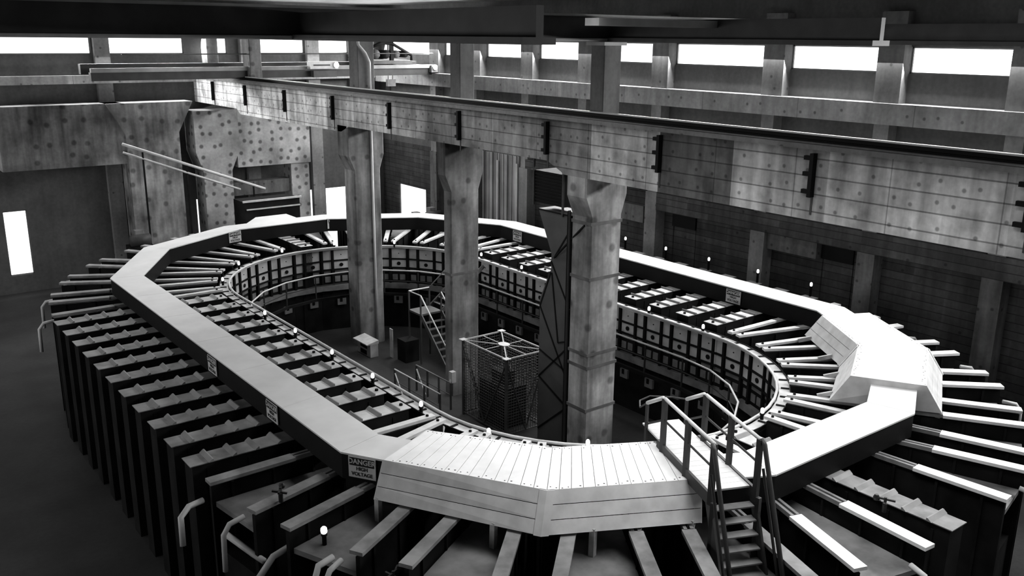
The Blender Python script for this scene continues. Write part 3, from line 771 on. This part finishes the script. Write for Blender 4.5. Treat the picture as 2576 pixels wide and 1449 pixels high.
MB().tube([bp(-3.3, -.49, ZD+.62), bp(-3.7, -.5, ZD+.35), bp(-4.2, -.3, ZD+.3), bp(-4.3, 0, ZD+.35), bp(-4.0, .45, ZD+.4), bp(-3.3, .49, ZD+.62)], .02, 6).build('loop_chain', 'steel_mid', t, L)

# ================================================================ PIT: CAGE, DUCT, STAIR, RAILINGS
x0, x1, y0, y1, zc = 18.55, 20.35, 24.25, 26.95, 3.0
L = ((x0+x1)/2, (y0+y1)/2, 0); t = thing('wire_cage', 'tall dark wire cage with a pale crossed frame on top, in the pit', 'cage', L)
cor = [(x0, y0), (x1, y0), (x1, y1), (x0, y1)]; ce = ((x0+x1)/2, (y0+y1)/2)
for x, y in cor: MB().box(x-.04, x+.04, y-.04, y+.04, 0, zc).build('corner_post', 'steel_mid', t, L)
for i in range(4):
    a, b = cor[i], cor[(i+1) % 4]
    MB().bar((*a, zc), (*b, zc), .05, .05).build('top_bar', 'cage_light', t, L)
    MB().bar((*a, .1), (*b, .1), .05, .05).build('bottom_bar', 'steel_mid', t, L)
    MB().bar((*a, zc-.1), ((a[0]+b[0])/2, (a[1]+b[1])/2, .1), .06, .03).build('side_brace', 'steel_mid', t, L)
    MB().bar((*b, zc-.1), ((a[0]+b[0])/2, (a[1]+b[1])/2, .1), .06, .03).build('side_brace', 'steel_mid', t, L)
    MB().bar((*ce, zc), (*a, zc), .045, .03).build('top_brace', 'cage_light', t, L)
    MB().bar((*ce, zc), ((a[0]+b[0])/2, (a[1]+b[1])/2, zc), .03, .02).build('top_brace', 'cage_light', t, L)
    mb = MB(); va, vb = Vector(a), Vector(b); kk = round((vb-va).length/.11)
    for q in range(1, kk): pq = va.lerp(vb, q/kk); mb.bar((*pq, .1), (*pq, zc), .016, .016)
    for q in range(1, 27): mb.bar((*va, q*.11), (*vb, q*.11), .014, .014)
    o = mb.build('wire_sheet', 'steel_mid', t, L); o['kind'] = 'stuff'
    cxx, cyy = a; MB().prism([(cxx-.12, cyy-.12), (cxx+.12, cyy-.12), (cxx+.12, cyy+.12), (cxx-.12, cyy+.12)], zc+.025, zc+.04).build('gusset', 'railtop', t, L)
MB().prism([(ce[0]+.2*cos(k*pi/4), ce[1]+.26*sin(k*pi/4)) for k in range(8)], zc+.02, zc+.04).build('centre_gusset', 'railtop', t, L)
tag(MB().box(18.9, 19.9, 24.8, 26.4, 0, 1.6).box(19.1, 19.6, 25.1, 25.9, 1.6, 2.1).build('caged_pump', 'steel'), 'dark machine standing inside the wire cage', 'machine')

L = (20.0, 22.8, 0); t = thing('sheet_duct', 'tall dark sheet metal duct with diamond bracing beside the right column', 'duct', L)
MB().prism_x([(22.05, 0), (23.62, 0), (23.62, 5.25), (23.05, 6.4), (23.05, 6.95), (23.78, 8.4), (22.05, 8.4)], 19.5, 20.4).build('sheet_body', 'duct', t, L)
XD = 19.49
for a, b in (((22.05, 8.0), (22.85, 6.9)), ((23.05, 6.7), (22.05, 5.2)), ((23.0, 6.3), (22.6, 3.9)), ((23.05, 6.3), (23.6, 5.0)), ((23.6, 5.0), (22.05, 2.6)), ((22.05, 3.9), (23.6, 2.4)), ((23.6, 2.4), (22.05, 1.7)), ((23.6, .4), (22.05, 1.7)), ((22.05, 8.38), (23.76, 8.38)), ((22.6, 3.9), (22.05, 4.1)), ((23.6, 3.4), (22.2, 3.0))):
    MB().bar((XD, *a), (XD, *b), .05, .03, (1, 0, 0)).build('seam_brace', 'black', t, L)
MB().box(19.46, 19.52, 22.05, 22.13, 0, 8.4).build('edge_angle', 'black', t, L)
MB().bar((19.45, 22.85, 6.85), (19.1, 21.0, 8.3), .05, .05).build('tie_rod', 'black', t, L)
L = (20, 23.2, 8.6); t = thing('louver_box', 'black louvered box hung under the long beam left of the right column', 'louver', L)
MB().box(19.5, 20.4, 22.5, 24.0, 8.6, 9.68).build('box', 'black', t, L)
for k in range(9): MB().box(19.46, 19.5, 22.55, 23.95, 8.68+k*.11, 8.72+k*.11).build('slat', 'black', t, L)
MB().box(19.44, 19.5, 22.46, 22.52, 8.3, 10.17).build('hanger', 'steel_mid', t, L)
MB().box(19.44, 19.5, 23.98, 24.04, 8.5, 10.17).build('hanger', 'steel_mid', t, L)
L = (19.1, 22, 0); t = thing('conduit_bundle', 'dark vertical conduits between the sheet duct and the right column', 'pipes', L)
for k, y in enumerate((21.82, 21.95, 22.0)): MB().tube([(19.2+.07*k, y, 0), (19.2+.07*k, y, 8.6)], .05, 6).build('conduit', 'steel' if k else 'rail_dark', t, L)

L = (20.7, 33, 0); t = thing('pit_stair', 'dark steel stair with a landing down in the pit between the columns', 'stair', L)
MB().box(20.2, 21.3, 32.6, 33.6, 2.22, 2.3).build('landing', 'steel_mid', t, L)
for x in (20.22, 21.28):
    for y in (32.62, 33.58): MB().box(x-.03, x+.03, y-.03, y+.03, 0, 3.15).build('post', 'steel_mid', t, L)
    MB().bar((x, 32.6, 2.25), (x, 30.3, .05), .05, .18).build('stringer', 'steel_mid', t, L)
    MB().tube([(x, 32.6, 3.15), (x, 30.3, 1.0)], .03, 6).build('handrail', 'rail_pale', t, L)
for y in (32.62, 33.58):
    MB().bar((21.3, y, 2.25), (23.6, y, 4.0), .05, .18).build('stringer', 'steel_mid', t, L)
    MB().tube([(21.28, y, 3.15), (23.5, y, 4.9)], .03, 6).build('handrail', 'plate', t, L)
MB().tube([(21.28, 33.58, 3.15), (20.22, 33.58, 3.15), (20.22, 32.62, 3.15)], .03, 6).build('handrail', 'rail_pale', t, L)
for k in range(1, 9):
    s_ = k/9; MB().box(20.25, 21.25, 32.6-2.3*s_-.1, 32.6-2.3*s_+.1, 2.2-2.15*s_-.02, 2.2-2.15*s_+.02).build('tread', 'steel_mid', t, L)
    MB().box(21.3+2.3*s_-.1, 21.3+2.3*s_+.1, 32.65, 33.55, 2.25+1.7*s_-.02, 2.25+1.7*s_+.02).build('tread', 'steel_mid', t, L)

for i, (xa, ya, yb, lb) in enumerate(((17.45, 26.9, 30.2, 'pale pit railing nearer the track, left of the cage'), (18.4, 27.6, 30.1, 'dull pit railing just behind the pale one'))):
    L = (xa, ya, 0); t = thing('pit_railing', lb, 'railing', L, 0, 'railings on the pit floor')
    MB().tube([(xa, ya, 1.1), (xa, yb, 1.1)], .03, 6).build('top_rail', 'rail_pale' if i == 0 else 'plate', t, L)
    MB().tube([(xa, ya, .6), (xa, yb, .6)], .02, 6).build('mid_rail', 'steel_mid', t, L)
    for k in range(4): y = ya+(yb-ya)*k/3; MB().box(xa-.03, xa+.03, y-.03, y+.03, 0, 1.1).build('post', 'steel_mid', t, L)
    MB().bar((xa-.02, yb-.05, .95), (xa-.02, yb-.7, .05), .05, .03).build('brace', 'rail_pale', t, L)
# things at the foot of the left and middle columns
L = (18.95, 35.4, 0); t = thing('column_cabinet', 'pale open cabinet at the foot of the leftmost column', 'cabinet', L)
mb = MB().box(18.8, 18.86, 34.7, 35.8, 0, .62).box(18.8, 19.2, 34.66, 34.72, 0, .62).box(18.8, 19.2, 35.78, 35.84, 0, .62); mb.build('body', 'panel', t, L)
MB().hexa([(18.6, 34.6, .62), (19.2, 34.6, .62), (19.2, 35.9, .62), (18.6, 35.9, .62), (18.6, 34.6, .66), (19.2, 34.6, .78), (19.2, 35.9, .78), (18.6, 35.9, .66)]).build('top', 'railtop', t, L)
MB().box(18.78, 18.81, 34.95, 35.55, .35, .56).box(18.78, 18.81, 35.0, 35.55, .05, .25).build('opening', 'black', t, L)
L = (18.95, 34.2, 0); t = thing('hanging_tarp', 'pale scrap of sheet hung beside the foot of the leftmost column', 'sheet', L)
MB().box(19.6, 19.64, 34.05, 34.3, 0, 1.35).build('sheet', 'railtop', t, L)
tag(MB().box(19.7, 20.4, 33.1, 33.8, 0, 1.0).build('drum_box', 'steel'), 'black box on the pit floor right of the leftmost column', 'box')
L = (19.15, 28.6, .8); t = thing('gauge_box', 'small pale gauge box fixed to the foot of the middle column', 'gauge', L)
MB().box(19.0, 19.2, 28.4, 28.62, .7, 1.15).build('case', 'panel', t, L)
o = MB().lathe([(.07, 0), (.07, .01)], (0, 0, 0), 12).build('dial', 'dial', t)
o.rotation_euler = (0, R(-90), 0); o.location = (-.16, -.1, -.02)

# ================================================================ CRANE
L = (24, 49, 12); t = thing('bridge_crane', 'bridge crane carrying a trolley across the far end of the hall', 'crane', L)
MB().box(11.5, 31.0, 48.0, 48.25, 12.15, 12.35).build('bridge_rail', 'girder_pale', t, L)
MB().box(11.5, 31.0, 48.1, 48.5, 11.75, 12.15).build('bridge_girder', 'girder', t, L)
MB().box(11.5, 31.0, 50.0, 50.4, 12.0, 12.5).build('bridge_girder', 'girder', t, L)
MB().box(30.7, 31.2, 47.8, 50.6, 11.9, 12.3).build('end_truck', 'girder_pale', t, L)
o = MB().lathe([(.16, 0), (.16, .1)], (0, 0, 0), 12).build('end_lamp', 'dial', t)
o.rotation_euler = (R(90), 0, 0); o.location = (6.9, -1.2, .2)
mb = MB(); mb.tube([(13, 48.1, 13.0), (31.0, 48.1, 13.0)], .03, 6)
mb.build('walk_rail', 'steel_mid', t, L)
L = (28, 48.9, 12.4); t = thing('crane_trolley', 'dark lumpy hoist trolley on the bridge crane rails', 'trolley', L)
MB().box(26.9, 29.6, 48.2, 50.0, 12.4, 12.6).build('frame', 'steel_mid', t, L)
for k, x in enumerate((27.2, 27.9, 28.6, 29.2)):
    mb = MB(); mb.tube([(x, 48.3, 12.95), (x, 49.9, 12.95)], .28-.03*k, 10); mb.build('drum', 'steel' if k % 2 else 'steel_mid', t, L)
MB().tube([(26.9, 48.3, 13.35), (27.6, 48.3, 13.6), (28.3, 48.3, 13.55), (29.0, 48.3, 13.2), (29.6, 48.3, 12.9), (29.6, 48.3, 12.6)], .09, 6).build('hose', 'steel', t, L)
MB().box(28.2, 28.4, 48.3, 48.5, 12.6, 13.8).build('mast', 'steel', t, L)
L = (28.3, 48.6, 11); t = thing('crane_hook', 'hook block hanging below the trolley', 'hook', L)
MB().box(28.05, 28.6, 48.5, 48.7, 11.1, 11.5).build('block', 'panel_dim', t, L)
MB().tube([(28.3, 48.6, 11.1), (28.3, 48.6, 10.8), (28.5, 48.6, 10.65), (28.45, 48.6, 10.5), (28.25, 48.6, 10.5)], .05, 6).build('hook', 'steel', t, L)
for x in (28.15, 28.45): MB().tube([(x, 48.6, 11.5), (x, 48.6, 12.4)], .02, 6).build('cable', 'steel', t, L)
L = (23.4, 47.9, 12); t = thing('crane_cab', 'pale panelled cab with a round lamp on the bridge crane', 'crane cab', L)
MB().box(22.7, 24.4, 47.6, 48.0, 12.2, 12.6).build('panel', 'sign', t, L)
MB().box(22.9, 24.3, 47.62, 48.0, 11.75, 12.1).build('lower_box', 'steel_mid', t, L)
MB().box(22.9, 23.9, 47.58, 47.6, 12.36, 12.44).build('lettering_stripe', 'steel_mid', t, L)
o = MB().lathe([(.17, 0), (.17, .08)], (0, 0, 0), 14).build('round_lamp', 'dial', t)
o.rotation_euler = (R(90), 0, 0); o.location = (.85, -.3, .4)

# ================================================================ FAR LEFT CLUTTER
L = (19, 50, 4); t = thing('dark_tank', 'long dark tank with pale edge rails behind the far bend at left', 'tank', L)
MB().box(19.0, 22.3, 49.0, 50.6, 0, 4.95).build('body', 'steel', t, L)
MB().box(18.9, 22.4, 48.9, 49.0, 4.95, 5.05).box(19.1, 22.3, 48.92, 49.0, 4.5, 4.57).build('edge_rail', 'panel', t, L)
L = (19, 51, 5); t = thing('sloping_rails', 'pair of pale sloping rails descending behind the spotted frame', 'rails', L)
MB().tube([(13.5, 51.5, 8.3), (21.3, 51.5, 5.2)], .08, 6).build('rail', 'rail_pale', t, L)
MB().tube([(13.5, 51.5, 7.85), (19.8, 51.5, 5.3)], .06, 6).build('rail', 'panel', t, L)
for x, z in ((14.5, 7.8), (16.8, 6.9), (20.6, 5.4)): MB().box(x-.04, x+.04, 51.46, 51.54, 0, z).build('post', 'steel', t, L)
for i, (x, y, lb) in enumerate(((28.6, 46.5, 'low dark machine on the floor right of the left column'), (30.2, 47.3, 'small grey winch before the bright doorway'), (13.6, 50.5, 'small dark pump at the left under the pale pier'))):
    L = (x, y, 0); t = thing('floor_machine', lb, 'machine', L)
    MB().box(x-.6, x+.6, y-.4, y+.4, 0, 3.0).build('stand', 'steel', t, L)
    MB().tube([(x-.5, y-.3, 3.3), (x+.5, y-.3, 3.3)], .32, 10).build('drum', 'steel_mid', t, L)
    MB().box(x-.2, x+.2, y-.2, y+.2, 3.5, 3.8).build('motor', 'panel_dim', t, L)

# ================================================================ VALVES, PIPES AT THE OUTER COIL ENDS
def valve(x, y, z, lb):
    L = (x, y, z); t = thing('valve', lb, 'valve', L, random.uniform(0, 3), 'small black valves on the coils')
    MB().lathe([(.05, 0), (.05, .2), (.03, .22), (.03, .34)], (0, 0, 0), 8).build('stem', 'ink', t)
    MB().bar((-.2, 0, .3), (.22, 0, .3), .04, .04).bar((0, -.14, .2), (0, .18, .26), .04, .04).build('handle', 'ink', t)
    MB().lathe([(.06, .24), (.07, .3), (.04, .36)], (.18, 0, 0), 8).build('knob', 'ink', t)
valve(6.95, 17.0, ZT, 'small black valve on a coil beam at the lower left')
valve(7.65, 13.5, ZT-.5, 'small black valve at the bottom edge left of the hood legs')
valve(17.0, 9.0, ZT, 'small black valve at the bottom right corner beyond the stair')
for i, (p_, lb) in enumerate(((
    [(5.9, 18.9, 3.9), (5.55, 18.8, 3.9), (5.3, 18.6, 3.8), (5.25, 18.45, 3.2)], 'pale bent pipe at the left margin, at the first coil end'),
    ([(6.0, 17.9, 3.5), (6.35, 17.2, 3.2), (6.45, 16.9, 3.15)], 'pale straight pipe slanting between two coil ends'),
    ([(6.9, 16.3, 3.7), (6.4, 16.25, 3.6), (6.0, 16.2, 3.2)], 'thin pale pipe crossing below the slanting one'),
    ([(7.1, 14.9, 4.0), (6.75, 14.85, 3.95), (6.6, 14.7, 3.8), (6.6, 14.55, 3.2)], 'pale hooked pipe at the bottom edge near the globe lamp'))):
    tag(MB().tube(p_, .07, 8).build('bent_pipe', 'rail_pale'), lb, 'pipe', 'pale pipes at the coil ends')

for o in list(bpy.data.objects):
    if o.type == 'MESH' and o.data.name.startswith(('lathe',)): pass
for me in bpy.data.meshes:
    if me.name.split('.')[0] in ('globe', 'drum', 'base', 'shade', 'bulb', 'edge_pipe', 'top_rail', 'lower_run', 'upper_run', 'bent_pipe', 'hose', 'rail', 'handrail', 'pit_rail', 'flight_rail'):
        for p_ in me.polygons: p_.use_smooth = True
